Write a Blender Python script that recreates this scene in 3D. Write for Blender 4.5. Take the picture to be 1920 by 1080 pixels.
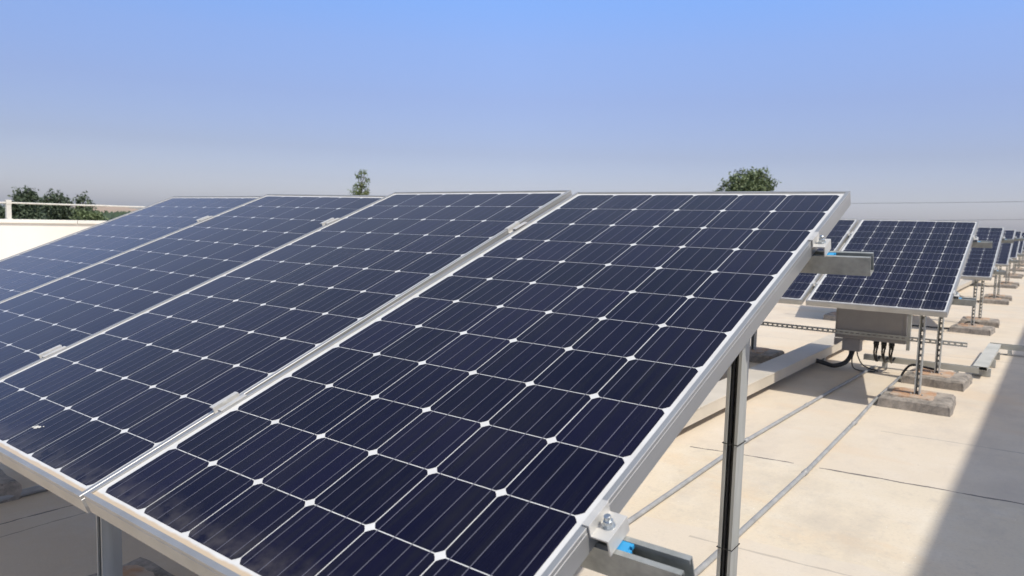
import bpy, bmesh, math, random
from mathutils import Vector, Matrix
for o in list(bpy.data.objects): bpy.data.objects.remove(o, do_unlink=True)
S = bpy.context.scene
COL = S.collection
rnd = random.Random(7)
R = math.radians

# ------------------------------------------------------------------ camera
RW = ((0.79562591, 0.60516418, 0.0274904), (0.07698697, -0.05599684, -0.99545837), (-0.60087637, 0.79412887, -0.09114229))
CAM = Vector((1.53422709, -2.44416201, 1.37663848))
cam = bpy.data.cameras.new('camera')
co = bpy.data.objects.new('camera', cam); COL.objects.link(co)
m3 = Matrix((RW[0], [-v for v in RW[1]], [-v for v in RW[2]])).transposed()
co.matrix_world = Matrix.Translation(CAM) @ m3.to_4x4()
cam.sensor_width = 36.0; cam.lens = 1360.92 / 1920 * 36
cam.clip_start = 0.05; cam.clip_end = 20000
cam.dof.use_dof = True; cam.dof.focus_distance = 2.1; cam.dof.aperture_fstop = 6.3
S.camera = co

# ------------------------------------------------------------------ light
TOSUN = Vector((0.50, -0.10, 0.77)).normalized()
EL = math.asin(TOSUN.z); AZ = math.atan2(TOSUN.x, TOSUN.y)
w = bpy.data.worlds.new('World'); S.world = w; w.use_nodes = True
wn = w.node_tree; bg = wn.nodes['Background']
sky = wn.nodes.new('ShaderNodeTexSky'); sky.sky_type = 'NISHITA'; sky.sun_disc = False
sky.sun_elevation = EL; sky.sun_rotation = AZ
sky.altitude = 0; sky.air_density = 1.0; sky.dust_density = 1.5; sky.ozone_density = 3.0
# hazy summer air: the low sky is greyer and dimmer than the clear-air model
wtc = wn.nodes.new('ShaderNodeTexCoord'); wsp = wn.nodes.new('ShaderNodeSeparateXYZ'); wn.links.new(wtc.outputs['Generated'], wsp.inputs[0])
wr = wn.nodes.new('ShaderNodeValToRGB'); wn.links.new(wsp.outputs[2], wr.inputs[0])
while len(wr.color_ramp.elements) > 1: wr.color_ramp.elements.remove(wr.color_ramp.elements[-1])
for k_, (z_, c_) in enumerate([(0.0,(.80,.78,.97)),(.05,(.62,.575,.715)),(.09,(.56,.50,.61)),(.16,(.61,.555,.685)),(.225,(.68,.67,.83)),(.28,(.67,.765,.99)),(.45,(.92,.82,.78)),(.75,(1.0,.92,.80))]):
    e_ = wr.color_ramp.elements[0] if k_ == 0 else wr.color_ramp.elements.new(z_)
    e_.position = z_; e_.color = (*c_, 1)
wm = wn.nodes.new('ShaderNodeMix'); wm.data_type = 'RGBA'; wm.blend_type = 'MULTIPLY'; wm.inputs[0].default_value = 1
wn.links.new(sky.outputs[0], wm.inputs[6]); wn.links.new(wr.outputs[0], wm.inputs[7])
# away from the sun (towards -x) the low sky is a little dimmer
wz = wn.nodes.new('ShaderNodeMapRange'); wz.inputs[1].default_value = -.60; wz.inputs[2].default_value = -1.0; wz.inputs[3].default_value = 1.0; wz.inputs[4].default_value = .83
wn.links.new(wsp.outputs[0], wz.inputs[0])
wv = wn.nodes.new('ShaderNodeVectorMath'); wv.operation = 'SCALE'
wn.links.new(wm.outputs[2], wv.inputs[0]); wn.links.new(wz.outputs[0], wv.inputs['Scale'])
wn.links.new(wv.outputs[0], bg.inputs[0]); bg.inputs[1].default_value = 0.15
sl = bpy.data.lights.new('sun', 'SUN'); sl.energy = 2.6; sl.angle = R(0.53); sl.color = (1.0, 0.95, 0.87)
so = bpy.data.objects.new('sun', sl); COL.objects.link(so)
so.rotation_euler = (-TOSUN).to_track_quat('-Z', 'Y').to_euler(); so.location = (20, -5, 30)
S.view_settings.view_transform = 'Standard'; S.view_settings.look = 'None'
S.view_settings.exposure = 0.62; S.view_settings.gamma = 1.0

# ------------------------------------------------------------------ helpers
class MB:
    """collects shapes, builds ONE mesh"""
    def __init__(s): s.v = []; s.f = []; s.mi = []
    def add(s, vs, fs, mi=0, M=None):
        b = len(s.v)
        for p in vs:
            p = Vector(p)
            s.v.append(M @ p if M is not None else p)
        for f in fs: s.f.append([i + b for i in f]); s.mi.append(mi)
        return s
    def box(s, x0, x1, y0, y1, z0, z1, mi=0, M=None):
        vs = [(x0,y0,z0),(x1,y0,z0),(x1,y1,z0),(x0,y1,z0),(x0,y0,z1),(x1,y0,z1),(x1,y1,z1),(x0,y1,z1)]
        return s.add(vs, [(0,3,2,1),(4,5,6,7),(0,1,5,4),(1,2,6,5),(2,3,7,6),(3,0,4,7)], mi, M)
    def prism(s, prof, a0, a1, axis='x', mi=0, M=None):
        """closed 2D outline (ccw) swept along an axis"""
        def P(u, v, a):
            return (a,u,v) if axis == 'x' else ((u,a,v) if axis == 'y' else (u,v,a))
        n = len(prof)
        vs = [P(u,v,a0) for u,v in prof] + [P(u,v,a1) for u,v in prof]
        fs = [(i,(i+1)%n,n+(i+1)%n,n+i) for i in range(n)]
        fs += [tuple(range(n))[::-1], tuple(range(n,2*n))]
        return s.add(vs, fs, mi, M)
    def tube(s, pts, r, n=8, mi=0, taper=None):
        pts = [Vector(p) for p in pts]; rings = []
        up = None
        b = len(s.v)
        for i, p in enumerate(pts):
            d = (pts[min(i+1,len(pts)-1)] - pts[max(i-1,0)]).normalized()
            a = d.orthogonal().normalized() if up is None else (up - d*up.dot(d)).normalized()
            up = a; c = d.cross(a)
            rr = r if taper is None else taper[i]
            for k in range(n):
                t = 2*math.pi*k/n
                s.v.append(p + (a*math.cos(t)+c*math.sin(t))*rr)
        for i in range(len(pts)-1):
            for k in range(n):
                s.f.append([b+i*n+k, b+i*n+(k+1)%n, b+(i+1)*n+(k+1)%n, b+(i+1)*n+k]); s.mi.append(mi)
        s.f.append([b+k for k in range(n)][::-1]); s.mi.append(mi)
        e = b+(len(pts)-1)*n
        s.f.append([e+k for k in range(n)]); s.mi.append(mi)
        return s
    def mesh(s, name, mats, smooth=False, bevel=0):
        me = bpy.data.meshes.new(name)
        me.from_pydata([tuple(p) for p in s.v], [], s.f)
        mats = mats if isinstance(mats, (list, tuple)) else [mats]
        for m in mats: me.materials.append(m)
        me.polygons.foreach_set('material_index', s.mi)
        bm = bmesh.new(); bm.from_mesh(me)
        bmesh.ops.recalc_face_normals(bm, faces=bm.faces)
        if bevel:
            bmesh.ops.bevel(bm, geom=[e for e in bm.edges if len(e.link_faces)==2 and e.calc_face_angle(0)>0.6], offset=bevel, segments=2, affect='EDGES', profile=0.6)
        bm.to_mesh(me); bm.free()
        if smooth:
            for p in me.polygons: p.use_smooth = True
        me.update(); return me

def obj(name, me, parent=None, loc=None, rot=None):
    o = bpy.data.objects.new(name, me); COL.objects.link(o)
    if parent is not None: o.parent = parent
    if loc is not None: o.location = loc
    if rot is not None: o.rotation_euler = rot
    return o
def tag(o, label, cat, group=None):
    o['label'] = label; o['category'] = cat
    if group: o['group'] = group
    return o
def thing(name, label, cat, loc=(0,0,0), rot=(0,0,0), group=None):
    return tag(obj(name, None, None, loc, rot), label, cat, group)
def struct(o): o['kind'] = 'structure'; return o
def dup(root, loc, rot, label, group=None):
    r = root.copy(); COL.objects.link(r); r.location = loc; r.rotation_euler = rot
    r['label'] = label
    if group: r['group'] = group
    for ch in list(root.children):
        c = ch.copy(); COL.objects.link(c); c.parent = r
        for g in list(ch.children):
            d = g.copy(); COL.objects.link(d); d.parent = c
    return r

# ------------------------------------------------------------------ materials
def mat(name):
    m = bpy.data.materials.new(name); m.use_nodes = True
    nt = m.node_tree; b = nt.nodes['Principled BSDF']
    return m, nt, b
def N(nt, t, **kw):
    n = nt.nodes.new(t)
    for k, v in kw.items(): setattr(n, k, v)
    return n
def math_(nt, op, a, b=None, clamp=False):
    n = N(nt, 'ShaderNodeMath', operation=op, use_clamp=clamp)
    for i, x in enumerate((a, b)):
        if x is None: continue
        if isinstance(x, (int, float)): n.inputs[i].default_value = x
        else: nt.links.new(x, n.inputs[i])
    return n.outputs[0]
def mix(nt, f, a, b):
    n = N(nt, 'ShaderNodeMix', data_type='RGBA')
    for s_, x in ((n.inputs[0], f), (n.inputs[6], a), (n.inputs[7], b)):
        if isinstance(x, (int, float)): s_.default_value = x
        elif isinstance(x, tuple): s_.default_value = (*x, 1)
        else: nt.links.new(x, s_)
    return n.outputs[2]
def noise(nt, scale, detail=4, rough=.55, vec=None, mscale=None):
    tc = N(nt, 'ShaderNodeTexCoord')
    v = tc.outputs['Object'] if vec is None else vec
    if mscale:
        mp = N(nt, 'ShaderNodeMapping'); mp.inputs['Scale'].default_value = mscale
        nt.links.new(v, mp.inputs[0]); v = mp.outputs[0]
    n = N(nt, 'ShaderNodeTexNoise'); n.inputs['Scale'].default_value = scale
    n.inputs['Detail'].default_value = detail; n.inputs['Roughness'].default_value = rough
    nt.links.new(v, n.inputs['Vector']); return n.outputs['Fac']
def ramp(nt, f, lo, hi):
    n = N(nt, 'ShaderNodeMapRange'); n.inputs[1].default_value = lo; n.inputs[2].default_value = hi
    nt.links.new(f, n.inputs[0]); return n.outputs[0]
def bump(nt, b, h, strength, dist=.01):
    n = N(nt, 'ShaderNodeBump'); n.inputs['Strength'].default_value = strength; n.inputs['Distance'].default_value = dist
    nt.links.new(h, n.inputs['Height']); nt.links.new(n.outputs[0], b.inputs['Normal'])
def simple(name, c1, c2, scale, rough, metal=0.0, bmp=0.0, mscale=None, lo=.35, hi=.65, r2=None):
    m, nt, b = mat(name)
    f = ramp(nt, noise(nt, scale, mscale=mscale), lo, hi)
    nt.links.new(mix(nt, f, c1, c2), b.inputs['Base Color'])
    b.inputs['Roughness'].default_value = rough; b.inputs['Metallic'].default_value = metal
    if r2 is not None:
        n = N(nt, 'ShaderNodeMapRange'); n.inputs[3].default_value = rough; n.inputs[4].default_value = r2
        nt.links.new(f, n.inputs[0]); nt.links.new(n.outputs[0], b.inputs['Roughness'])
    if bmp: bump(nt, b, noise(nt, scale*3, mscale=mscale), bmp)
    return m

M = {}
M['alu'] = simple('anodised_aluminium', (.46,.46,.45), (.39,.39,.38), 9, .46, .66, mscale=(1,.12,1))
M['clamp'] = simple('clamp_aluminium', (.60,.585,.545), (.53,.52,.49), 30, .45, .30)
M['galv'] = simple('galvanised_steel', (.40,.41,.39), (.27,.28,.26), 26, .48, .45, .12, lo=.3, hi=.7, r2=.62)
M['galv2'] = simple('galvanised_strut', (.47,.47,.43), (.34,.34,.31), 18, .55, .2, .05, mscale=(1,1,.15))
M['bolt'] = simple('zinc_bolt', (.62,.66,.68), (.45,.48,.5), 90, .3, .85)
M['blue'] = simple('blue_plastic', (.03,.30,.58), (.03,.26,.52), 40, .4)
M['black'] = simple('black_cable', (.012,.012,.012), (.03,.03,.03), 40, .5)
M['conduit'] = simple('grey_conduit', (.36,.36,.35), (.25,.25,.24), 12, .5, .1, lo=.3, hi=.7)
M['trunk'] = simple('beige_painted_steel', (.55,.49,.39), (.48,.43,.34), 3, .5, 0, .02)
M['tray'] = simple('pale_tray_steel', (.52,.50,.43), (.42,.41,.35), 6, .5, .0, .03)
M['box'] = simple('grey_enclosure_paint', (.30,.285,.27), (.27,.255,.245), 8, .5)
M['white_wall'] = simple('cream_render', (.76,.73,.65), (.68,.65,.57), .8, .85, 0, .1, mscale=(1,1,.35))
M['white_paint'] = simple('white_painted_steel', (.62,.60,.53), (.52,.50,.44), 14, .5, 0, .03)
M['sunblocker_grey'] = simple('grey_render', (.45,.44,.42), (.38,.37,.36), .6, .9, 0, .1)
M['bark'] = simple('bark', (.10,.075,.05), (.05,.04,.03), 6, .9, 0, .4)

# backsheet behind glass
m, nt, b = mat('white_backsheet'); M['sheet'] = m
tc = N(nt, 'ShaderNodeTexCoord'); sep = N(nt, 'ShaderNodeSeparateXYZ'); nt.links.new(tc.outputs['Object'], sep.inputs[0])
silt = math_(nt, 'ADD', sep.outputs[1], math_(nt, 'MULTIPLY', math_(nt, 'SUBTRACT', noise(nt, 18, 3), .5), .010))
silt = ramp(nt, silt, .0235, .0195)
c = mix(nt, ramp(nt, noise(nt, 14), .3, .8), (.64,.64,.62), (.55,.54,.51))
nt.links.new(mix(nt, math_(nt, 'MULTIPLY', silt, .9), c, (.50,.39,.26)), b.inputs['Base Color'])
b.inputs['Roughness'].default_value = .18; b.inputs['IOR'].default_value = 1.4
# ribbon (busbar)
m, nt, b = mat('busbar_ribbon'); M['ribbon'] = m
b.inputs['Base Color'].default_value = (.115,.115,.145,1); b.inputs['Roughness'].default_value = .2; b.inputs['IOR'].default_value = 1.32
# cells
P = .1585; MX = .0205; MY = .027; PW = .9985; PL = 1.956
m, nt, b = mat('silicon_cell_under_glass'); M['cell'] = m
tc = N(nt, 'ShaderNodeTexCoord'); sep = N(nt, 'ShaderNodeSeparateXYZ'); nt.links.new(tc.outputs['Object'], sep.inputs[0])
cx = math_(nt, 'FLOOR', math_(nt, 'DIVIDE', math_(nt, 'SUBTRACT', sep.outputs[0], MX), P))
cy = math_(nt, 'FLOOR', math_(nt, 'DIVIDE', math_(nt, 'SUBTRACT', sep.outputs[1], MY), P))
oi = N(nt, 'ShaderNodeObjectInfo')
cmb = N(nt, 'ShaderNodeCombineXYZ'); nt.links.new(cx, cmb.inputs[0]); nt.links.new(cy, cmb.inputs[1]); nt.links.new(math_(nt, 'MULTIPLY', oi.outputs['Random'], 57.3), cmb.inputs[2])
wh = N(nt, 'ShaderNodeTexWhiteNoise', noise_dimensions='3D'); nt.links.new(cmb.outputs[0], wh.inputs['Vector'])
cellc = mix(nt, wh.outputs['Value'], (.0016,.0013,.0120), (.0060,.0050,.0225))
# cell bands and finger streaks running up the panel
st = noise(nt, 1.0, 3, .6, mscale=(46, 1.6, 1))
cellc = mix(nt, math_(nt, 'MULTIPLY', ramp(nt, st, .45, .75), .8), cellc, (.0085,.0085,.0135))
fine = noise(nt, 1.0, 2, .6, mscale=(330, 5, 1))
cellc = mix(nt, math_(nt, 'MULTIPLY', ramp(nt, fine, .4, .7), .28), cellc, (.008,.008,.017))
# dust, a little more along the bottom edge of the glass
dst = noise(nt, 3.2, 6, .65)
speck = ramp(nt, noise(nt, 240, 1, .4), .80, .86)
low = N(nt, 'ShaderNodeMapRange'); low.inputs[1].default_value = .10; low.inputs[2].default_value = .02
nt.links.new(sep.outputs[1], low.inputs[0])
d1 = math_(nt, 'MULTIPLY', ramp(nt, dst, .40, .75), .012)
d2 = math_(nt, 'MULTIPLY', math_(nt, 'MULTIPLY', low.outputs[0], ramp(nt, noise(nt, 30, 4), .35, .75)), .16)
d3 = math_(nt, 'MULTIPLY', speck, .10)
dust = math_(nt, 'ADD', math_(nt, 'ADD', d1, d2), d3, True)
nt.links.new(mix(nt, dust, cellc, (.42,.38,.33)), b.inputs['Base Color'])
rr = N(nt, 'ShaderNodeMapRange'); rr.inputs[3].default_value = .10; rr.inputs[4].default_value = .22
nt.links.new(dst, rr.inputs[0]); nt.links.new(rr.outputs[0], b.inputs['Roughness'])
b.inputs['IOR'].default_value = 1.27
b.inputs['Sheen Weight'].default_value = .85; b.inputs['Sheen Roughness'].default_value = .24; b.inputs['Sheen Tint'].default_value = (.9,.84,.76,1)

# roof screed with sealed joints
m, nt, b = mat('cream_roof_screed'); M['roof'] = m
big = noise(nt, .55, 5, .6); mid = noise(nt, 3.0, 6, .62); fin = noise(nt, 60, 3, .6)
c = mix(nt, ramp(nt, big, .35, .65), (.635,.545,.41), (.56,.49,.375))
c = mix(nt, math_(nt, 'MULTIPLY', ramp(nt, mid, .48, .70), .5), c, (.64,.585,.49))
blot = noise(nt, 1.3, 7, .72, mscale=(1, .55, 1))
c = mix(nt, math_(nt, 'MULTIPLY', ramp(nt, blot, .48, .64), .62), c, (.42,.37,.305))
c = mix(nt, math_(nt, 'MULTIPLY', ramp(nt, noise(nt, .9, 6, .66, mscale=(.7,1.3,1)), .52, .62), .55), c, (.60,.46,.30))
c = mix(nt, math_(nt, 'MULTIPLY', ramp(nt, noise(nt, 7, 6, .75), .56, .72), .40), c, (.39,.35,.30))
c = mix(nt, math_(nt, 'MULTIPLY', ramp(nt, fin, .52, .75), .40), c, (.43,.37,.31))
c = mix(nt, ramp(nt, noise(nt, 95, 0), .845, .86), c, (.75,.72,.66))
c = mix(nt, math_(nt, 'MULTIPLY', ramp(nt, noise(nt, 42, 1), .80, .83), .8), c, (.20,.17,.14))
tc = N(nt, 'ShaderNodeTexCoord'); sp = N(nt, 'ShaderNodeSeparateXYZ'); nt.links.new(tc.outputs['Object'], sp.inputs[0])
wob = math_(nt, 'MULTIPLY', math_(nt, 'SUBTRACT', noise(nt, 3.5, 4), .5), .05)
wvar = ramp(nt, noise(nt, 5.5, 3, .7), .25, .62)
def crack(c, x0, y0, x1, y1, wd, strength, along_y=False):
    U, V = (sp.outputs[1], sp.outputs[0]) if along_y else (sp.outputs[0], sp.outputs[1])
    if along_y: x0, y0, x1, y1 = y0, x0, y1, x1
    k = (y1-y0)/(x1-x0)
    yy = math_(nt, 'ADD', math_(nt, 'ADD', math_(nt, 'MULTIPLY', math_(nt, 'SUBTRACT', U, x0), k), y0), wob)
    d = math_(nt, 'ABSOLUTE', math_(nt, 'SUBTRACT', V, yy))
    inl = math_(nt, 'LESS_THAN', d, math_(nt, 'MULTIPLY', wvar, wd))
    rng = math_(nt, 'MULTIPLY', math_(nt, 'GREATER_THAN', U, min(x0,x1)), math_(nt, 'LESS_THAN', U, max(x0,x1)))
    return mix(nt, math_(nt, 'MULTIPLY', math_(nt, 'MULTIPLY', inl, rng), strength), c, (.10,.09,.085))
slab = math_(nt, 'LESS_THAN', math_(nt, 'SUBTRACT', sp.outputs[1], math_(nt, 'MULTIPLY', sp.outputs[0], .13)), math_(nt, 'ADD', math_(nt, 'MULTIPLY', wob, 2.0), .62))
c = mix(nt, math_(nt, 'MULTIPLY', slab, .5), c, (.57,.51,.43))
# patchy browner tone mixed in under the front row
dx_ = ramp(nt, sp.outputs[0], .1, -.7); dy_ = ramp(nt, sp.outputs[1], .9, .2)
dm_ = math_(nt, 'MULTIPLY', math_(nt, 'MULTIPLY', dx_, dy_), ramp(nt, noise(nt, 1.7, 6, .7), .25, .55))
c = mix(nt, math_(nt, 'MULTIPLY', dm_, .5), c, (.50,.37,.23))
slab2 = math_(nt, 'GREATER_THAN', math_(nt, 'SUBTRACT', sp.outputs[1], math_(nt, 'MULTIPLY', sp.outputs[0], .13)), math_(nt, 'ADD', math_(nt, 'MULTIPLY', wob, 1.5), 1.86))
c = mix(nt, math_(nt, 'MULTIPLY', slab2, .35), c, (.56,.475,.38))
c = crack(c, .50,1.93, 4.0,2.40, .013, .85)
c = crack(c, -.24,1.80, .36,1.92, .013, .8)
c = crack(c, -6,1.2, -.9,1.72, .006, .6)
c = crack(c, .62,3.05, 4.0,3.35, .009, .4)
c = crack(c, .3,.55, 4.0,.95, .010, .3)
c = crack(c, -2.07,-1.6, -2.03,4.0, .010, .85, True)
c = crack(c, -1.93,-1.6, -1.90,1.0, .006, .5, True)
for k in range(2, 9): c = crack(c, -8, 4.4*k-2.2, 5, 4.4*k-1.6, .008, .5)
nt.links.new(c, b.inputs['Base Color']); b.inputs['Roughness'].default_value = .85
bump(nt, b, mix(nt, .5, mid, fin), .25, .01)

# footing felt + rusty primer + grout
m, nt, b = mat('tar_felt'); M['felt'] = m
f1 = noise(nt, 9, 6, .7); f2 = noise(nt, 55, 4, .6, mscale=(1,1,.3))
c = mix(nt, ramp(nt, f1, .38, .62), (.34,.30,.25), (.15,.135,.115))
c = mix(nt, math_(nt, 'MULTIPLY', ramp(nt, f2, .5, .75), .8), c, (.36,.31,.26))
c = mix(nt, math_(nt, 'MULTIPLY', ramp(nt, noise(nt, 16, 5, .7), .60, .70), .8), c, (.03,.028,.026))
nt.links.new(c, b.inputs['Base Color']); b.inputs['Roughness'].default_value = .85; bump(nt, b, f1, .6, .02)
m, nt, b = mat('rusty_primer'); M['rust'] = m
f1 = noise(nt, 7, 6, .65)
c = mix(nt, ramp(nt, f1, .42, .58), (.40,.23,.125), (.42,.34,.26))
c = mix(nt, math_(nt, 'MULTIPLY', ramp(nt, noise(nt, 26, 5), .55, .7), .6), c, (.25,.11,.055))
nt.links.new(c, b.inputs['Base Color']); b.inputs['Roughness'].default_value = .85; bump(nt, b, f1, .4, .01)

def leafmat(name, a, bb, yellow):
    m, nt, b = mat(name)
    g = N(nt, 'ShaderNodeNewGeometry')
    c = mix(nt, g.outputs['Random Per Island'], a, bb)
    c = mix(nt, ramp(nt, noise(nt, .8, 2), .5, .7), c, yellow)
    nt.links.new(c, b.inputs['Base Color']); b.inputs['Roughness'].default_value = .6
    b.inputs['Transmission Weight'].default_value = 0.0
    b.inputs['Subsurface Weight'].default_value = 0.0
    return m
M['leaf_dark'] = leafmat('dark_leaves', (.045,.068,.036), (.075,.10,.05), (.06,.085,.042))
M['leaf_mid'] = leafmat('mid_green_leaves', (.095,.13,.05), (.15,.19,.08), (.17,.20,.085))
M['leaf_light'] = leafmat('yellow_green_leaves', (.09,.13,.035), (.14,.19,.06), (.17,.19,.06))
M['field'] = simple('dry_fields', (.16,.15,.09), (.08,.10,.05), .004, .95)
M['hill'] = simple('dry_hillside', (.34,.24,.17), (.22,.19,.12), .006, .95, lo=.4, hi=.6)
M['forest'] = simple('far_forest', (.045,.07,.035), (.03,.05,.025), .08, .95)
M['steel_dark'] = simple('pylon_steel', (.22,.22,.23), (.16,.16,.17), 2, .6, .3)

# ------------------------------------------------------------------ setting
TILT = 0.3641
CT, ST = math.cos(TILT), math.sin(TILT)
OX, OY = -0.1027, 5.5219          # offset from one row of panels to the next
ORD = ['front', 'second', 'third', 'fourth', 'fifth', 'sixth', 'seventh', 'eighth', 'ninth']

GZ = -8.0
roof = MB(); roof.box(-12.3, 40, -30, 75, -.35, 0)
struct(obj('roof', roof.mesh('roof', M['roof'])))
gm = MB(); gm.box(-9000, 9000, -9000, 9000, GZ-1, GZ)
struct(obj('ground', gm.mesh('ground', M['field'])))
# high flat canopy added out of view to shade the right of the roof
bd = thing('sunblocker', 'added, unseen canopy whose straight shadow covers the right side of the roof', 'sunblocker', (6.9, 18, 0))
bw = MB(); bw.box(-2.02, 2.2, -40, 45, 5.5, 5.75)
obj('deck', bw.mesh('sunblocker_deck', M['sunblocker_grey']), bd)
cm_ = MB(); cm_.box(-.12, .12, -.12, .12, .004, 5.495); cm_ = cm_.mesh('sunblocker_column', M['galv2'])
for k in range(8): obj('column', cm_, bd, (1.6, -36+11*k, 0))

# parapet on the left with its pipe rail
WX = -12.0
pw = thing('parapet_wall', 'sunlit cream rendered parapet wall along the left edge of the roof', 'wall', (WX, 20, 0))
a = MB(); a.box(-.2, 0, -45, 55, .003, 1.13); obj('wall', a.mesh('parapet', M['white_wall']), pw)
a = MB()
for k in range(50): a.box(-.23, .03, -45+2*k+.004, -43+2*k-.004, 1.132, 1.19)
obj('coping', a.mesh('parapet_coping', M['white_wall'], bevel=.006), pw)
gr = thing('guard_rail', 'pale pipe rail on short square posts above the cream parapet', 'railing', (WX-.1, 0, 1.19))
a = MB(); a.tube([(0, y, .265) for y in (-25, 0, 25, 75)], .014, 10)
obj('rail', a.mesh('pipe_rail', M['white_paint'], True), gr)
a = MB(); a.box(-.03,.03,-.035,.035,.0,.24); a.box(-.045,.045,-.05,.05,.0,.008); a.box(-.036,.036,-.04,.04,.24,.31)
pm = a.mesh('rail_post', M['white_paint'], bevel=.003)
for k in range(-4, 14): obj('post', pm, gr, (0, 2.02+4.6*k, .002))

# hills, far wood
def ridge(name, pts, depth, material, z0=GZ):
    """a real hill body: skyline points (x,y,z) with width 'depth' behind and slopes in front"""
    mb = MB(); n = len(pts); sub = 6
    for i, p in enumerate(pts):
        p = Vector(p); d = Vector((p.x, p.y, 0)).normalized()
        for j in range(-sub, sub+1):
            q = p + d*depth*j/sub; t = 1-(abs(j)/sub)**1.5
            mb.v.append(Vector((q.x, q.y, z0 + (p.z-z0)*t)))
    W_ = 2*sub+1
    for i in range(n-1):
        for j in range(W_-1):
            mb.f.append([i*W_+j, (i+1)*W_+j, (i+1)*W_+j+1, i*W_+j+1]); mb.mi.append(0)
    return struct(obj(name, mb.mesh(name, material, True)))
def dirv(px, py, dist):
    """point seen in direction (px,py) of a 1920-wide frame: used once to survey where far things stand"""
    x = (px-960)/1360.92; y = (py-540)/1360.92
    v = Vector([RW[0][k]*x + RW[1][k]*y + RW[2][k] for k in range(3)])
    return CAM + v*(dist/math.hypot(v.x, v.y))
rr_ = random.Random(3)
sk = [(-700,404),(-400,398),(-150,396),(60,392),(150,386),(185,383),(215,386),(260,391),(330,397),(420,400),(600,399),(900,410)]
pts = []
for (x0,y0),(x1,y1) in zip(sk[:-1], sk[1:]):
    for k in range(6):
        t = k/6; pts.append(dirv(x0+(x1-x0)*t, y0+(y1-y0)*t + rr_.uniform(-.8,.8), 2300))
ridge('hills', pts, 420, M['hill'])
far = MB(); rr2 = random.Random(5)

# ------------------------------------------------------------------ solar panels
def panel_meshes():
    fr = MB(); D = .045; lip = .011
    # outer walls with a groove line, top lip: four mitred sides
    def side(L, M4):
        prof = [(0,-D),(.002,-D),(.002,-.0035),(lip,-.0035),(lip,0),(.0009,0),(0,-.0009),(0,-.0075),(.0007,-.0082),(.0007,-.0096),(0,-.0103)]
        n = len(prof)
        vs = [(u, u, v) for u, v in prof] + [(u, L-u, v) for u, v in prof]
        fs = [(i,(i+1)%n,n+(i+1)%n,n+i) for i in range(n)] + [tuple(range(n))[::-1], tuple(range(n,2*n))]
        fr.add(vs, fs, 0, M4)
        # bottom return flange
        fr.prism([(.0025,-D),(.028,-D),(.028,-D+.002),(.0025,-D+.002)], .03, L-.03, 'y', 0, M4)
    side(PL, Matrix.Identity(4))
    side(PW, Matrix.Translation((PW,0,0)) @ Matrix.Rotation(math.pi/2,4,'Z'))
    side(PL, Matrix.Translation((PW,PL,0)) @ Matrix.Rotation(math.pi,4,'Z'))
    side(PW, Matrix.Translation((0,PL,0)) @ Matrix.Rotation(-math.pi/2,4,'Z'))
    frame = fr.mesh('panel_frame', M['alu'])
    lam = MB()
    lam.box(.0035, PW-.0035, .0035, PL-.0035, -.0085, -.0042, 0)
    z = -.0039; h = P/2; g = .0011; ch = .0108
    x0 = .0257
    for i in range(6):
        for j in range(12):
            cx_, cy_ = x0+P*(i+.5), MY+P*(j+.5); a = h-g; k = ch
            ring = []
            for sx, sy in ((1,1),(-1,1),(-1,-1),(1,-1)):
                pr = [(a, a-k), (a-k*.46, a-k*.46), (a-k, a)]
                if sx*sy < 0: pr = pr[::-1]
                for u, v in pr: ring.append((cx_+sx*u, cy_+sy*v))
            lam.add([(u,v,z) for u,v in ring], [tuple(range(len(ring)))], 1)
        for b_ in range(4):
            bx = x0+P*(i+(b_+.5)/4)
            lam.add([(bx-.0009,MY+.003,z+.0006),(bx+.0009,MY+.003,z+.0006),(bx+.0009,MY+12*P-.003,z+.0006),(bx-.0009,MY+12*P-.003,z+.0006)], [(0,1,2,3)], 2)
    glass = lam.mesh('panel_laminate', [M['sheet'], M['cell'], M['ribbon']])
    return frame, glass
FR, GL = panel_meshes()
PITCH = 1.0289; PX0 = -.0058
def make_panel(x, row, label, group, a=0, b_=0, c_=0, d_=0):
    """x: left edge; a,b,c: how far the panel sags below the plane of its row"""
    t = thing('solar_panel', label, 'solar panel', group=group)
    place_panel(t, x, row, a, b_, c_, d_)
    obj('frame', FR, t); obj('glass', GL, t); return t
def place_panel(t, x, row, a=0, b_=0, c_=0, d_=0):
    nx = Vector((0,-ST,CT))
    base = Vector((x + d_ + OX*row, -PL*CT + OY*row, 1.5-PL*ST)) - nx*(a+c_/2)
    rx = TILT + c_/PL; ry = b_/PW
    t.matrix_world = Matrix.Translation(base) @ Matrix.Rotation(TILT,4,'X') @ Matrix.Rotation(ry,4,'Y') @ Matrix.Rotation(c_/PL,4,'X')
SAG = [(0,0,0,0), (.0081,-.0054,.0209,.003), (.0169,.0088,.0205,.001), (.0342,-.0029,.0271,.0005)]
LAB0 = ['nearest dark blue panel of the front row, its right frame edge in full view',
        'second panel from the right in the front row, between two pale frame seams',
        'third panel from the right in the front row, cut by the photo edge',
        'leftmost panel of the front row, greyed by reflected sky next to the cream parapet']
proto = make_panel(PX0, 0, LAB0[0], 'panels of the front row')
for k in range(1, 4):
    o = dup(proto, (0,0,0), (0,0,0), LAB0[k], 'panels of the front row')
    place_panel(o, PX0-PITCH*k, 0, *SAG[k])
dp = MB(); dr_ = random.Random(4)
for q_, (u0, v0, r0) in enumerate([(0,0,.006),(.010,.004,.004),(-.012,-.003,.0035),(.02,.010,.002)]):
    ring = [(u0+math.cos(t_*.628)*r0*1.7*dr_.uniform(.7,1.2), v0+math.sin(t_*.628)*r0*dr_.uniform(.7,1.2)) for t_ in range(10)]
    dp.add([(u,v,-.0031) for u,v in ring]+[(u0,v0,-.0022)], [(k,(k+1)%10,10) for k in range(10)])
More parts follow.
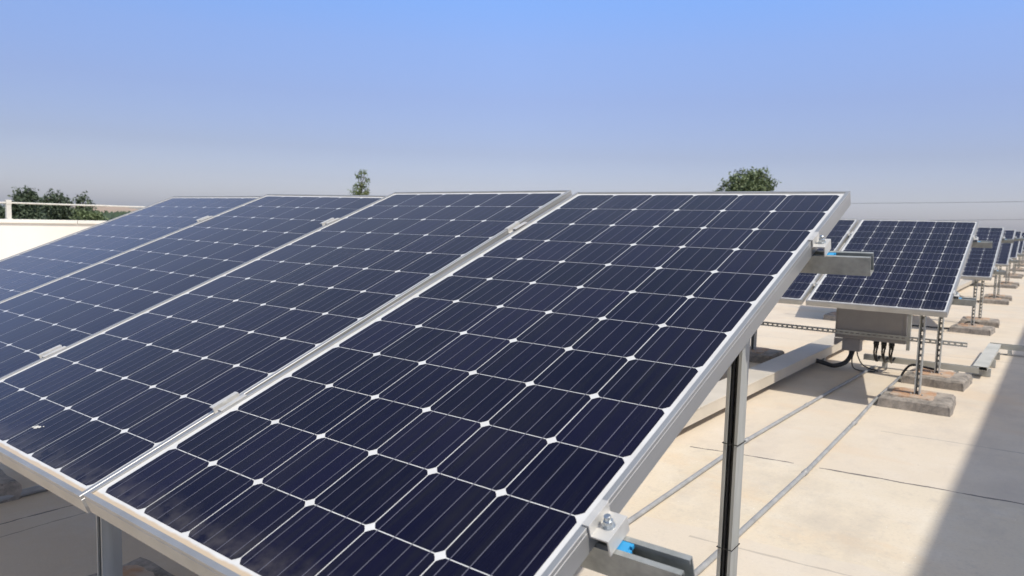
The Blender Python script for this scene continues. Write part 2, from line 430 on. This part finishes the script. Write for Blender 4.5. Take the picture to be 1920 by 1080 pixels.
dro = obj('dropping_mark', dp.mesh('dropping_mark', M['white_paint']), bpy.data.objects['solar_panel.001'])
dro.location = (.518, PL-1.857, 0)
ROWS = 9
for r_ in range(1, ROWS):
    for k in range(2 if r_ > 1 else 3):
        if r_ == 1: lab = ['right-hand panel of the second row, above the grey inverter box', 'panel left of the one above the inverter box, half hidden by the front row', 'second-row panel behind the nearest panel, third from the right'][k]
        else: lab = ('right end panel of the %s row back' % ORD[r_]) if k == 0 else ('panel just left of the end panel in the %s row back' % ORD[r_])
        o = dup(proto, (0,0,0), (0,0,0), lab, 'panels of the rows behind')
        place_panel(o, PX0-PITCH*k, r_)

# ------------------------------------------------------------------ rails, clamps
def sl_(x, s, n, row=0, sag=0):
    """point on the row plane: x along the row, s down the slope from the top edge, n above the glass"""
    return Vector((x + OX*row, -s*CT - n*ST + OY*row, 1.5 - s*ST + n*CT - sag))
S_UP, S_LO = .40, 1.60
RD, RWD = .052, .041
def rail_mesh(L):
    t = .0025; w2 = RWD/2; lp = .010
    # C section open to the top, local x along, y up the slope, z normal (top at 0)
    prof = [(-w2,-RD),(w2,-RD),(w2,0),(w2-lp,0),(w2-lp,-.008),(w2-lp+t,-.008),(w2-lp+t,-t),(w2-t,-t),(w2-t,-RD+t),(-w2+t,-RD+t),(-w2+t,-t),(-w2+lp-t,-t),(-w2+lp-t,-.008),(-w2+lp,-.008),(-w2+lp,0),(-w2,0)]
    mb = MB(); mb.prism(prof, -L, 0, 'x'); return mb.mesh('mounting_rail', M['galv'])
RL = rail_mesh(4.35); RS = rail_mesh(2.4)
def rail(row, s, lab):
    o = obj('mounting_rail', RL if row == 0 else RS)
    tag(o, lab, 'mounting rail', 'rails under the panels')
    p = sl_(1.135, s, -.0455, row)
    o.matrix_world = Matrix.Translation(p) @ Matrix.Rotation(-.011 if row == 0 else 0, 4, 'Y') @ Matrix.Rotation(TILT,4,'X')
for r_ in range(ROWS):
    for s, nm in ((S_UP,'upper'), (S_LO,'lower')):
        rail(r_, s, 'open galvanised steel rail end sticking out beside the %s row panels, %s one' % (ORD[r_], nm))
CLW = .062
def endclamp_meshes():
    t = .003; hw = CLW/2
    # outline in x (out from the frame), z; x=0 at the frame's outer face, z=0 frame top
    prof = [(-.009,.0005),(.001,.0005),(.001,-.019),(.031,-.019),(.031,-.0445),(.034,-.0445),(.034,-.016),(.004,-.016),(.004,.0035),(-.009,.0035)]
    mb = MB(); n = len(prof)
    mb.add([(u,-hw,v) for u,v in prof]+[(u,hw,v) for u,v in prof], [(i,(i+1)%n,n+(i+1)%n,n+i) for i in range(n)]+[tuple(range(n))[::-1],tuple(range(n,2*n))])
    br = mb.mesh('clamp_bracket', M['clamp'], bevel=.0006)
    b2 = MB(); cxx = .0185
    b2.tube([(cxx,0,-.0158),(cxx,0,-.0145)], .0105, 20)
    b2.tube([(cxx,0,-.0143),(cxx,0,-.0120),(cxx,0,-.0118),(cxx,0,-.0055),(cxx,0,-.0045)], .008, 6, taper=[.0098,.0098,.0086,.0086,.0082])
    b2.tube([(cxx,0,-.0044),(cxx,0,.0035),(cxx,0,.0045)], .0050, 14, taper=[.0056,.0056,.0046])
    bo = b2.mesh('clamp_bolt', M['bolt'])
    b3 = MB()
    b3.box(.030,.048,-.0105,.0105,-.0545,-.0475); b3.box(.048,.055,-.0105,-.003,-.0545,-.0475); b3.box(.048,.052,.003,.0105,-.0545,-.0475)
    nu = b3.mesh('spring_nut', M['blue'], bevel=.0008)
    return br, bo, nu
BR, BO, NU = endclamp_meshes()
def midclamp_meshes(gap):
    t = .0028; g = gap/2-.002; f = gap/2+.0095; hw = .036
    prof = [(-f,.0006),(-g,.0006),(-g,-.016),(g,-.016),(g,.0006),(f,.0006),(f,.0034),(g-t,.0034),(g-t,-.0132),(-g+t,-.0132),(-g+t,.0034),(-f,.0034)]
    mb = MB(); n = len(prof)
    mb.add([(u,-hw,v) for u,v in prof]+[(u,hw,v) for u,v in prof], [(i,(i+1)%n,n+(i+1)%n,n+i) for i in range(n)]+[tuple(range(n))[::-1],tuple(range(n,2*n))])
    br = mb.mesh('mid_clamp_bracket', M['clamp'], bevel=.0005)
    b2 = MB(); b2.tube([(0,0,-.013),(0,0,-.0045),(0,0,-.004)], .0075, 6)
    return br, b2.mesh('mid_clamp_bolt', M['bolt'])
MBR, MBO = midclamp_meshes(PITCH-PW)
ec = None
for r_ in range(ROWS):
    for s, nm in ((S_UP,'upper'), (S_LO,'lower')):
        p = sl_(PW+PX0, s, 0, r_)
        lab = 'pale Z-shaped end clamp with bolt on the %s right edge of the %s row' % (nm, ORD[r_])
        if ec is None:
            ec = thing('end_clamp', lab, 'clamp', group='end clamps on the right panel edges')
            obj('bracket', BR, ec); obj('bolt', BO, ec); obj('spring_nut', NU, ec); e = ec
        else: e = dup(ec, (0,0,0), (0,0,0), lab)
        e.matrix_world = Matrix.Translation(p) @ Matrix.Rotation(TILT,4,'X')
mc = None
SEAM = ['first seam left of the nearest panel', 'second seam left of the nearest panel', 'leftmost seam of the front row']
for r_ in range(4):
    for k in range(3 if r_ == 0 else 1):
        for s, nm in ((S_UP,'upper'), (S_LO,'lower')):
            sag = 0
            if r_ == 0:
                v = (s-MY)/(12*P)-.5
                z0_ = SAG[k][0]+SAG[k][2]*v; z1_ = SAG[k+1][0]+SAG[k+1][1]+SAG[k+1][2]*v
                sag = min(z0_, z1_)
            p = sl_(PX0-PITCH*k-(PITCH-PW)/2, s, -sag, r_)
            lab = ('%s aluminium mid clamp on the %s' % (nm, SEAM[k])) if r_ == 0 else '%s mid clamp on the seam of the %s row' % (nm, ORD[r_])
            if mc is None:
                mc = thing('mid_clamp', lab, 'clamp', group='mid clamps on the panel seams')
                obj('bracket', MBR, mc); obj('bolt', MBO, mc); e = mc
            else: e = dup(mc, (0,0,0), (0,0,0), lab)
            e.matrix_world = Matrix.Translation(p) @ Matrix.Rotation(TILT,4,'X')

# ------------------------------------------------------------------ posts on footings
def strut(L, w=RWD, d=.062, axis='z', pitch=.05, sl=(.028,.013), t=.0025, open_=True):
    """C strut along z: lips on the -y side, slotted web on the +y side"""
    mb = MB(); w2 = w/2
    for sx in (-1, 1):
        mb.prism([(sx*w2,0),(sx*(w2-t),0),(sx*(w2-t),d),(sx*w2,d)], 0, L, 'z')
        if open_:
            mb.prism([(sx*(w2-t),0),(sx*(w2-.0065),0),(sx*(w2-.0065),t),(sx*(w2-t),t)], 0, L, 'z')
            mb.prism([(sx*(w2-.0065),0),(sx*(w2-.0065-t),0),(sx*(w2-.0065-t),.006),(sx*(w2-.0065),.006)], 0, L, 'z')
        mb.prism([(sx*(w2-t),d-t),(sx*(sl[1]/2),d-t),(sx*(sl[1]/2),d),(sx*(w2-t),d)], 0, L, 'z')
    z = 0; h = sl[1]/2
    while z < L:
        mb.box(-h, h, d-t, d, z, min(L, z+pitch-sl[0])); z += pitch
    return mb
def footing_mesh(seed, sx=.49, sy=.50, h=.088):
    rr = random.Random(seed); nx, ny = 22, 22; bm = bmesh.new()
    bmesh.ops.create_grid(bm, x_segments=nx, y_segments=ny, size=.5)
    from mathutils import noise as mn
    for v in bm.verts:
        u, q = v.co.x*2, v.co.y*2
        e = max(abs(u), abs(q))
        z = h
        k = 1
        if e > .97: z = 0; k = 1.02
        elif e > .88: z = h-.022; k = 1.085
        elif e > .79: z = h-.004; k = 1.13
        px, py = u*sx/2*k, q*sy/2*k
        nz = mn.noise(Vector((px*9+seed, py*9, seed*.7)))*.008
        if e > .6: px += mn.noise(Vector((py*6, seed, .3+px)))*.012; py += mn.noise(Vector((px*6, seed+4, .9+py)))*.012
        v.co = Vector((px, py, max(-.002, z + (nz if z > 0 else -.002))))
    me = bpy.data.meshes.new('footing_block'); bm.to_mesh(me); bm.free(); me.materials.append(M['felt'])
    return me
def primer_mesh(seed, sx=.31, sy=.37, h=.088):
    rr = random.Random(seed); mb = MB(); n = 36; ring = []
    for k in range(n):
        t = 2*math.pi*k/n; c_, s__ = math.cos(t), math.sin(t)
        q = 1/max(abs(c_), abs(s__)) * rr.uniform(.93,1.0)
        ring.append((c_*q*sx/2, s__*q*sy/2))
    mb.add([(0,0,h+.014)]+[(u,v,h+.008) for u,v in ring]+[(u*1.06,v*1.06,h-.03) for u,v in ring],
           [(0,1+k,1+(k+1)%n) for k in range(n)]+[(1+k,1+n+k,1+n+(k+1)%n,1+(k+1)%n) for k in range(n)])
    return mb.mesh('primer_patch', M['rust'])
FT = [footing_mesh(s) for s in (1,2,3)]; PR = [primer_mesh(s) for s in (1,2,3)]
POSTX = [.796, -.90, -2.58]
def post(row, x, s, idx, lab_p, lab_f, sag=0):
    n = -.0455-RD
    top = sl_(x, s, n, row, sag)
    dy = .08 if (row == 0 and s == S_LO and x < 0) else 0
    fy = top.y - .012 + dy
    # footing
    f = tag(obj('footing_block', FT[idx%3]), lab_f, 'footing block', 'felt wrapped footing blocks')
    f.location = (top.x, fy+.04-.05*(dy > 0), 0); f.rotation_euler = (0,0,R([2,-3,1.5][idx%3]))
    q = obj('rust_patch', PR[idx%3], f); q.location = (-.03, 0, 0)
    L = top.z - .096
    p = thing('support_post', lab_p, 'post', (top.x, fy-.031, .096), group='galvanised support posts')
    key = round(L, 3)
    if key not in PM: PM[key] = strut(L-.006).mesh('support_post', M['galv2'])
    obj('channel', PM[key], p)
    if 'bp' not in PM:
        a = MB(); a.box(-.05,.05,-.02,.085,-.006,0)
        for u in (-.04,.04): a.tube([(u,-.008,0),(u,-.008,.012)], .008, 6)
        PM['bp'] = a.mesh('base_plate', M['galv2'])
        a = MB(); a.box(-.0235,-.0207,-.002,.064,L-.11,L-.002); a.box(.0207,.0235,-.002,.064,L-.11,L-.002)
    obj('base_plate', PM['bp'], p)
    if dy:
        a = MB(); a.box(-.0225,.0225,-dy-.01,.06,L-.0055,L-.0005); obj('top_bracket', a.mesh('top_bracket', M['galv2']), p)
    return p
PM = {}
i = 0
for r_ in range(ROWS):
    for k, x in enumerate(POSTX if r_ == 0 else POSTX[:2] if r_ < 3 else POSTX[:1]):
        for s, nm in ((S_LO,'front'), (S_UP,'rear')):
            side = ['right-hand', 'middle', 'left-hand'][k]
            post(r_, x, s, i, 'slotted galvanised strut post, %s one of the %s pair under the %s row' % (nm, side, ORD[r_]),
                 'grey felt wrapped footing under the %s post of the %s pair, %s row' % (nm, side, ORD[r_]), sag=.02*k if r_ == 0 else 0)
            i += 1

# black panel cables strapped inside the channel of the near post
pt_ = sl_(POSTX[0], S_UP, -.0455-RD)
for q_, nm_ in ((-.0065,'left'), (.0065,'right')):
    mb = MB(); mb.tube([(pt_.x+q_, pt_.y-.028+.002*math.sin(k*1.7+q_*300), .12+k*.1) for k in range(11)], .0058, 8)
    tag(obj('cable', mb.mesh('post_cable', M['black'], True)), 'black cable in the open channel of the tall near post, %s one of two' % nm_, 'cable', 'cables in the near post')
for z_ in (.42, .74):
    mb = MB(); x0_, x1_, y0_, y1_ = pt_.x-.0225, pt_.x+.0225, pt_.y-.0455, pt_.y+.0205
    mb.box(x0_,x1_,y0_,y0_+.0015,z_,z_+.0022); mb.box(x0_,x1_,y1_,y1_+.0015,z_,z_+.0022); mb.box(x0_-.0015,x0_,y0_,y1_+.0015,z_,z_+.0022); mb.box(x1_,x1_+.0015,y0_,y1_+.0015,z_,z_+.0022)
    tag(obj('cable_tie', mb.mesh('cable_tie', M['black'])), 'thin black cable tie around the tall near post, %s one' % ('lower' if z_ < .5 else 'upper'), 'cable tie', 'ties on the near post')

# ------------------------------------------------------------------ inverter and its supports (second row)
ivx0, ivx1, ivy = -.235, .40, 5.285
inv = thing('inverter_box', 'grey metal inverter box hanging under the second row panels', 'inverter', ((ivx0+ivx1)/2, ivy, .31))
hw = (ivx1-ivx0)/2
a = MB(); a.box(-hw, hw, .012, .20, 0, .56); obj('body', a.mesh('inverter_body', M['box'], bevel=.004), inv)
a = MB(); a.box(-hw+.022, hw-.035, 0, .0115, .022, .54); obj('door', a.mesh('inverter_door', M['box'], bevel=.003), inv)
for k_, (u_, v_) in enumerate([(-hw+.04,.05),(hw-.055,.05),(-hw+.04,.50),(hw-.055,.50)]):
    a = MB(); a.tube([(u_,-.004,v_),(u_,.001,v_)], .007, 10); obj('screw', a.mesh('screw', M['bolt']), inv)
a = MB(); a.box(-hw+.07, -hw+.235, .03, .15, -.125, -.002); obj('terminal_box', a.mesh('terminal_box', M['box'], bevel=.004), inv)
a = MB(); a.box(hw+.002, hw+.030, .05, .10, -.06, .60); obj('side_bracket', a.mesh('side_bracket', M['galv2']), inv)
a = MB(); a.add([(-hw,.0,-.003),(-hw+.11,.0,-.003),(-hw+.02,.0,-.075),(-hw,.0,-.075),(-hw,.004,-.003),(-hw+.11,.004,-.003),(-hw+.02,.004,-.075),(-hw,.004,-.075)], [(0,1,2,3),(7,6,5,4),(0,4,5,1),(1,5,6,2),(2,6,7,3),(3,7,4,0)])
obj('corner_bracket', a.mesh('corner_bracket', M['box']), inv)
for k in range(6):
    x = .035 + .034*k + (.012 if k % 2 == 0 else 0)
    a = MB(); a.tube([(x,.06,-.002),(x,.06,-.034),(x,.06,-.036),(x,.06,-.075)], .012, 10, taper=[.0155,.0155,.012,.010])
    obj('cable_plug', a.mesh('cable_plug', M['black'], True), inv)

def sw(L, **kw): return strut(L, **kw)
# slotted strut across the front of the box (x direction, slots facing the camera)
def xstrut(name, x0, x1, y, z, lab, h=.041, d=.022, pitch=.05, sl=(.030,.012)):
    mb = strut(x1-x0, w=h, d=d, pitch=pitch, sl=sl, open_=False)
    o = tag(obj(name, mb.mesh(name, M['galv2'])), lab, 'strut')
    # local z -> world x, local y(web) -> world -y, local x -> world z
    o.matrix_world = Matrix.Translation((x0, y, z)) @ Matrix(((0,0,1,0),(0,-1,0,0),(1,0,0,0),(0,0,0,1)))
    return o
xstrut('slotted_strut', -2.0, .905, 5.268, .375, 'long slotted steel strut crossing in front of the grey inverter box')

# cables below the inverter
def cable(name, pts, r, lab, material='black', n=8, group=None, cat='cable', sub=4):
    # smooth with catmull-rom
    P_ = [Vector(p) for p in pts]; out = []
    for k in range(len(P_)-1):
        p0, p1, p2, p3 = P_[max(k-1,0)], P_[k], P_[k+1], P_[min(k+2,len(P_)-1)]
        for j in range(sub):
            t = j/sub
            out.append(.5*((2*p1)+(p2-p0)*t+(2*p0-5*p1+4*p2-p3)*t*t+(3*p1-p0-3*p2+p3)*t**3))
    out.append(P_[-1])
    mb = MB(); mb.tube(out, r, n)
    return tag(obj(name, mb.mesh(name, M[material], True)), lab, cat, group)
tbx = ivx0+.07+.08
cable('corrugated_conduit', [(tbx,ivy+.08,.183),(tbx,ivy+.06,.13),(tbx-.03,ivy-.02,.07),(tbx-.11,ivy-.10,.038),(tbx-.20,ivy-.14,.06),(tbx-.29,ivy-.18,.085)], .022, 'thick black conduit curving from the inverter down to the beige trunking', n=10, cat='conduit')
cable('cable', [(tbx+.03,ivy+.08,.183),(tbx+.02,ivy+.04,.10),(tbx+.05,ivy-.02,.03),(tbx+.13,ivy-.03,.010),(tbx+.24,ivy+.02,.010)], .006, 'thin black cable looping lowest beneath the inverter terminal box')
cable('cable', [(tbx+.05,ivy+.09,.183),(tbx+.07,ivy+.08,.12),(tbx+.13,ivy+.05,.05),(tbx+.26,ivy+.06,.012)], .006, 'thin black cable dropping from the inverter terminal box to the roof')
cxc = (ivx0+ivx1)/2
for k in range(6):
    x = cxc + .035 + .034*k + (.012 if k % 2 == 0 else 0)
    q = [-.012,-.02,.0,-.02,-.01,-.025][k]
    cable('cable', [(x,ivy+.06,.246),(x-.003+q*.3,ivy+.08,.18),(x+q,ivy+.20,.10),(x+q*1.6,ivy+.32,.075),(x+q*1.6+.02,ivy+.345,.125)], .0085, 'thin black cable hanging in the bunch between the inverter plugs and the low tray', group='plug cables under the inverter')

# cable trunking running along the roof behind the rows' centre line
def trunking(x0, x1, y0, y1, z0, z1, lab):
    t = thing('cable_trunking', lab, 'cable trunking', ((x0+x1)/2, (y0+y1)/2, 0))
    hx, hy = (x1-x0)/2, (y1-y0)/2
    a = MB(); a.box(-hx+.002, hx-.002, -hy, hy, z0, z1-.012); obj('tray', a.mesh('trunk_tray', M['trunk']), t)
    y = -hy
    k = 0
    while y < hy-.01:
        e = min(hy, y+2.4)
        a = MB(); a.box(-hx-.001, hx+.001, y+.002, e-.002, z1-.0115, z1)
        obj('cover', a.mesh('trunk_cover', M['trunk'], bevel=.003), t)
        a = MB(); a.box(-hx+.02, hx-.02, y+.9, y+.94, .002, z0-.001); obj('foot', a.mesh('trunk_foot', M['galv2']), t)
        y = e; k += 1
    return t
trunking(-.57, -.345, -5.0, 30.0, .066, .158, 'long beige painted cable trunking lying on the roof behind the nearest panel')
# low trays at the right of the inverter
def tray(name, L, w, h, lab, loc, rotz, lipw=.012):
    t = .003; w2 = w/2
    prof = [(-w2,0),(w2,0),(w2,h),(w2-lipw,h),(w2-lipw,h-t),(w2-t,h-t),(w2-t,t),(-w2+t,t),(-w2+t,h-t),(-w2+lipw,h-t),(-w2+lipw,h),(-w2,h)]
    r_ = thing(name, lab, 'cable tray', loc, (0,0,rotz))
    mb = MB(); mb.prism(prof, 0, L, 'x'); obj('channel', mb.mesh(name, M['tray']), r_)
    k = .18
    while k < L:
        a = MB(); a.box(k, k+.035, -w2-.02, w2+.02, -loc[2]+.004, -.002); obj('foot', a.mesh('tray_foot', M['galv2']), r_)
        k += .62
    return r_
tray('cable_tray', 1.0, .06, .055, 'low grey channel tray running from under the inverter towards the shade', (-.02, 5.66, .065), 0)
c_ = tray('cable_tray', 1.86, .115, .032, 'pale covered tray pointing away from the camera near the shade edge', (.985, 5.72, .085), math.pi/2)
a = MB(); a.box(0, 1.86, -.060, .060, .0335, .037); obj('cover', a.mesh('tray_cover', M['tray']), c_)
c2 = tray('cable_tray', 2.6, .10, .055, 'open cable tray lying in the shade at the right edge', (.93, 7.64, .065), 0)

# conduits on the roof
def conduit(pts, lab, r=.0125, joints=()):
    t = thing('roof_conduit', lab, 'conduit', pts[0])
    b0 = Vector(pts[0]); mb = MB(); mb.tube([Vector(p)-b0 for p in pts], r, 10)
    obj('pipe', mb.mesh('conduit_pipe', M['conduit'], True), t)
    for j in joints:
        j = Vector(j)-b0; d = Vector((0,.03,0))
        a = MB(); a.tube([j-d, j+d], r+.003, 10); obj('coupling', a.mesh('conduit_coupling', M['conduit'], True), t)
    return t
Z = .0135
conduit([(.03,-3,Z),(.035,.36,Z),(.0,2.13,Z),(.05,4.2,Z),(.10,5.60,Z)], 'grey roof conduit lying nearest the beige trunking', joints=[(.0,2.13,Z),(.03,3.4,Z)])
conduit([(.47,-3,Z),(.475,.4,Z),(.47,1.8,Z),(.435,3.2,Z),(.405,4.0,Z),(.395,5.3,Z)], 'grey roof conduit passing the left ends of the felt footings', joints=[(.47,1.75,Z),(.44,3.1,Z)])
conduit([(-2.34,-4,Z+.006),(-2.34,-1.27,Z+.006),(-2.35,-.6,Z+.006),(-2.35,2.0,Z+.006)], 'dim grey roof conduit under the left part of the front row', r=.018)
cable('cable', [(.40,5.2,.014),(.41,5.30,.06),(.47,5.29,.125),(.60,5.26,.122),(.672,5.235,.125),(.675,5.225,.20),(.675,5.22,.60),(.675,5.22,1.2)], .011, 'black cable climbing the rear post beside the grey inverter box')
for r_ in range(2, 5):
    x = POSTX[0]+OX*(r_-1); y = OY*(r_-1)
    cable('cable', [(x-.05,y+5.3,.30),(x+.0,y+5.6,.20),(x-.02,y+6.6,.014),(x+.05,y+7.6,.02),(x-.02,y+9.2,.10)][0:0] or
          [(x-1.0,y+4.05,.018),(x-.55,y+4.10,.016),(x-.27,y+4.16,.03),(x-.18,y+4.2,.125),(x-.03,y+4.13,.13)], .010,
          'black cable lying on the roof up to the front post of the %s row' % ORD[r_])

# ------------------------------------------------------------------ trees
def tree(name, lab, base, H, blobs, leaf, nleaf, size, group='trees beyond the parapet', seed=1, trunk_r=.16):
    """blobs: (dx,dy,z,rx,ry,rz) clumps of the crown"""
    rr = random.Random(seed); t = thing(name, lab, 'tree', base, group=group)
    mb = MB(); top = max(b_[2] for b_ in blobs)*.92
    tp = [(0,0,0),(rr.uniform(-.2,.2),rr.uniform(-.2,.2),top*.35),(rr.uniform(-.3,.3),rr.uniform(-.3,.3),top*.7),(blobs[0][0]*.6,blobs[0][1]*.6,top)]
    mb.tube(tp, 1, 8, taper=[trunk_r,trunk_r*.8,trunk_r*.5,trunk_r*.15])
    for b_ in blobs:
        z0 = max(1.0, b_[2]-b_[5]*1.8); k = min(1, z0/top)
        q = Vector(tp[1]).lerp(Vector(tp[3]), max(0, (k-.35)/.65)) if k > .35 else Vector((0,0,z0))
        e = Vector((b_[0], b_[1], b_[2]+b_[5]*.3))
        md = q.lerp(e, .5)+Vector((0,0,-.15*b_[5]))
        mb.tube([q, md, e], 1, 6, taper=[trunk_r*.4,trunk_r*.25,.015])
    obj('trunk', mb.mesh(name+'_trunk', M['bark'], True), t)
    cr = MB(); vol = [b_[3]*b_[4]*b_[5] for b_ in blobs]; tot = sum(vol)
    for b_, v_ in zip(blobs, vol):
        # twigs: leaves come in sprays, so the outline stays ragged and sky shows through
        ns = max(6, int(nleaf*v_/tot/9))
        for _ in range(ns):
            u = Vector((rr.gauss(0,1), rr.gauss(0,1), rr.gauss(0,1))).normalized()*(rr.random()**.45)*rr.uniform(.8,1.12)
            c_ = Vector((b_[0]+u.x*b_[3], b_[1]+u.y*b_[4], b_[2]+u.z*b_[5]))
            dr = (u+Vector((0,0,.5))+Vector((rr.gauss(0,.4), rr.gauss(0,.4), rr.gauss(0,.3)))).normalized()
            for l in range(9):
                p = c_ + dr*size*1.6*(l/4-.6) + Vector((rr.gauss(0,.5), rr.gauss(0,.5), rr.gauss(0,.5)))*size
                n_ = Vector((rr.gauss(0,1), rr.gauss(0,1), rr.gauss(.6,1))).normalized()
                a_ = n_.orthogonal().normalized(); a_.rotate(Matrix.Rotation(rr.uniform(0,6.3),3,n_)); bb = n_.cross(a_)
                s = size*rr.uniform(.5,1.1)
                cr.add([p-a_*s, p-bb*s*.42+n_*s*.1, p+a_*s, p+bb*s*.42+n_*s*.1], [(0,1,2,3)])
    obj('crown', cr_mesh(cr, name+'_crown', leaf), t)
    return t
def cr_mesh(mb, name, leaf):
    me = bpy.data.meshes.new(name); me.from_pydata([tuple(p) for p in mb.v], [], mb.f); me.materials.append(M[leaf]); return me
def at(px, dist):
    p = dirv(px, 400, dist); return Vector((p.x, p.y, GZ))
def zpx(py, px, dist): return dirv(px, py, dist).z - GZ
# side vectors at the left cluster: to the right in the picture
def crown(px, dist, spec):
    """spec: (px offset, top py, half-width px, height px) -> blobs in metres around the base"""
    c_ = at(px, dist); v = Vector((c_.x-CAM.x, c_.y-CAM.y, 0)).normalized(); right = Vector((v.y, -v.x, 0))
    cth = 1/math.hypot(1, (px-960)/1360.92); ql = dist*cth*cth/1360.92; q = dist*cth/1360.92
    out = []
    for dx, ty, hw_, hh in spec:
        zt = zpx(ty, px+dx, dist); rz = hh*q/2
        o_ = right*dx*ql
        out.append((o_.x, o_.y, zt-rz, hw_*ql, hw_*ql, rz))
    return c_, out
c_, bl = crown(48, 58, [(4,355,5,14),(-9,358,6,14),(14,359,5,14),(4,360,14,28),(-14,366,13,30),(18,364,9,26),(-26,384,12,30),(-4,382,24,44),(2,402,34,44)])
tree('broadleaf_tree', 'dark round-topped tree rising left behind the parapet rail', c_, 11, bl, 'leaf_dark', 9000, .15, seed=11)
c_, bl = crown(108, 62, [(-9,360,5,14),(8,364,4,12),(-20,368,4,14),(-8,364,9,22),(10,366,8,22),(-18,370,8,24),(24,372,6,18),(2,380,28,38),(0,401,34,46)])
tree('broadleaf_tree', 'dark bushy tree in the middle of the clump behind the parapet rail', c_, 11, bl, 'leaf_dark', 8500, .15, seed=12)
c_, bl = crown(155, 60, [(1,366,3,10),(-5,369,4,14),(14,375,4,12),(-6,373,6,20),(13,377,6,18),(4,388,17,30),(2,402,22,36)])
tree('broadleaf_tree', 'thin-topped dark tree at the right end of the clump behind the rail', c_, 11, bl, 'leaf_dark', 4200, .14, seed=13)
c_, bl = crown(82, 66, [(0,372,9,24),(-10,380,12,30),(12,378,10,28),(0,390,24,34),(0,404,30,34)])
tree('broadleaf_tree', 'lower dark tree filling the gap between two taller crowns behind the rail', c_, 10, bl, 'leaf_dark', 6500, .15, seed=21)
c_, bl = crown(-12, 60, [(0,384,20,40),(4,398,28,50)])
tree('broadleaf_tree', 'dark tree cut by the left edge of the photo behind the rail', c_, 11, bl, 'leaf_dark', 4000, .15, seed=14)
c_, bl = crown(166, 50, [(-18,396,12,22),(14,396,12,22),(0,400,24,26),(0,408,30,26)])
tree('broadleaf_tree', 'lighter green bush low behind the parapet, in front of the dark clump', c_, 8, bl, 'leaf_mid', 4200, .12, seed=15)
c_, bl = crown(675, 44, [(2,318,2.5,10),(8,322,5,7),(-5,327,5,10),(2,330,7,13),(11,334,6,8),(-8,340,7,13),(4,343,11,15),(-6,352,12,18),(9,353,10,16),(0,362,19,26)])
tree('conifer_tree', 'slim pointed yellow-green treetop standing alone above the front row', c_, 13, bl, 'leaf_light', 1900, .075, seed=16, trunk_r=.1)
c_, bl = crown(1400, 70, [(4,318,18,26),(-14,316,8,18),(34,314,6,22),(-28,326,12,24),(22,318,12,26),(44,336,13,24),(-44,336,8,20),(-56,348,8,16),(0,330,40,40),(-4,350,54,46)])
tree('broadleaf_tree', 'broad green treetop standing alone above the right end of the front row', c_, 14, bl, 'leaf_mid', 13000, .17, seed=17)
# far belt of trees below the hills: one mass at this distance
fb = MB(); rb = random.Random(9)
for k in range(2600):
    px = rb.uniform(-300, 2100); dist = rb.uniform(430, 560); p = dirv(px, 400, dist)
    h = rb.uniform(6.0, 9.6); s = rb.uniform(3, 6)
    vs = [(p.x+math.cos(t)*s*rb.uniform(.7,1), p.y+math.sin(t)*s*rb.uniform(.7,1), GZ+h*q) for q in (.0,.6,) for t in (0,1.05,2.1,3.14,4.2,5.24)]+[(p.x,p.y,GZ+h)]
    fb.add(vs, [(j,(j+1)%6,6+(j+1)%6,6+j) for j in range(6)]+[(6+j,6+(j+1)%6,12) for j in range(6)])
fw = obj('far_wood', fb.mesh('far_wood', M['forest'])); fw['kind'] = 'stuff'

# ------------------------------------------------------------------ power lines on the right
def pylon(px, dist, H, lab):
    p = dirv(px, 400, dist); t = thing('power_pylon', lab, 'pylon', (p.x, p.y, GZ), (0,0,.4))
    a = MB()
    for sx in (-1,1):
        for sy in (-1,1): a.tube([(sx*H*.09,sy*H*.09,0),(sx*H*.03,sy*H*.03,H*.65),(sx*.2,sy*.2,H)], .16, 5)
    for k in range(7):
        z0, z1 = H*k/8, H*(k+1)/8; w0, w1 = H*.09*(1-z0/H*.95), H*.09*(1-z1/H*.95)
        for q in range(4):
            c0, s0 = [(1,1),(-1,1),(-1,-1),(1,-1)][q]; c1, s1 = [(-1,1),(-1,-1),(1,-1),(1,1)][q]
            a.tube([(c0*w0,s0*w0,z0),(c1*w1,s1*w1,z1)], .09, 4)
    obj('tower', a.mesh('pylon_tower', M['steel_dark']), t)
    for zz, L in ((.72,.20),(.86,.15)):
        a = MB(); a.tube([(-H*L,0,H*zz),(0,0,H*zz+.6),(H*L,0,H*zz)], .14, 5); obj('cross_arm', a.mesh('pylon_arm', M['steel_dark']), t)
    return t
pylon(1602, 700, 16.5, 'tiny hazy lattice pylon on the horizon above the second row')
def wire(p0, p1, sag, r, lab):
    a, b_ = Vector(p0), Vector(p1); pts = []
    for k in range(41):
        t = k/40; q = a.lerp(b_, t); q.z -= sag*4*t*(1-t); pts.append(q)
    mb = MB(); mb.tube(pts, r, 5)
    return tag(obj('power_line', mb.mesh('power_line', M['steel_dark'])), lab, 'power line', 'power lines in the hazy sky')
wire(dirv(1100,378,170), dirv(2400,369,120), 0.6, .028, 'upper power line crossing the hazy sky at the right')
wire(dirv(1200,409,260), dirv(2400,404,150), 0.8, .03, 'lower power line low in the hazy sky at the right')

# ------------------------------------------------------------------ air
hz = MB(); hz.box(-3600, 3600, -3600, 3600, GZ-2, 200)
ho = obj('haze', None)
m = bpy.data.materials.new('haze'); m.use_nodes = True; nt = m.node_tree; nt.nodes.clear()
out = nt.nodes.new('ShaderNodeOutputMaterial'); pv = nt.nodes.new('ShaderNodeVolumePrincipled')
pv.inputs['Color'].default_value = (.97,.98,1,1); pv.inputs['Density'].default_value = .00005; pv.inputs['Anisotropy'].default_value = 0.0
nt.links.new(pv.outputs[0], out.inputs['Volume'])
bpy.data.objects.remove(ho)
ho = obj('haze', hz.mesh('haze', m)); ho['kind'] = 'stuff'
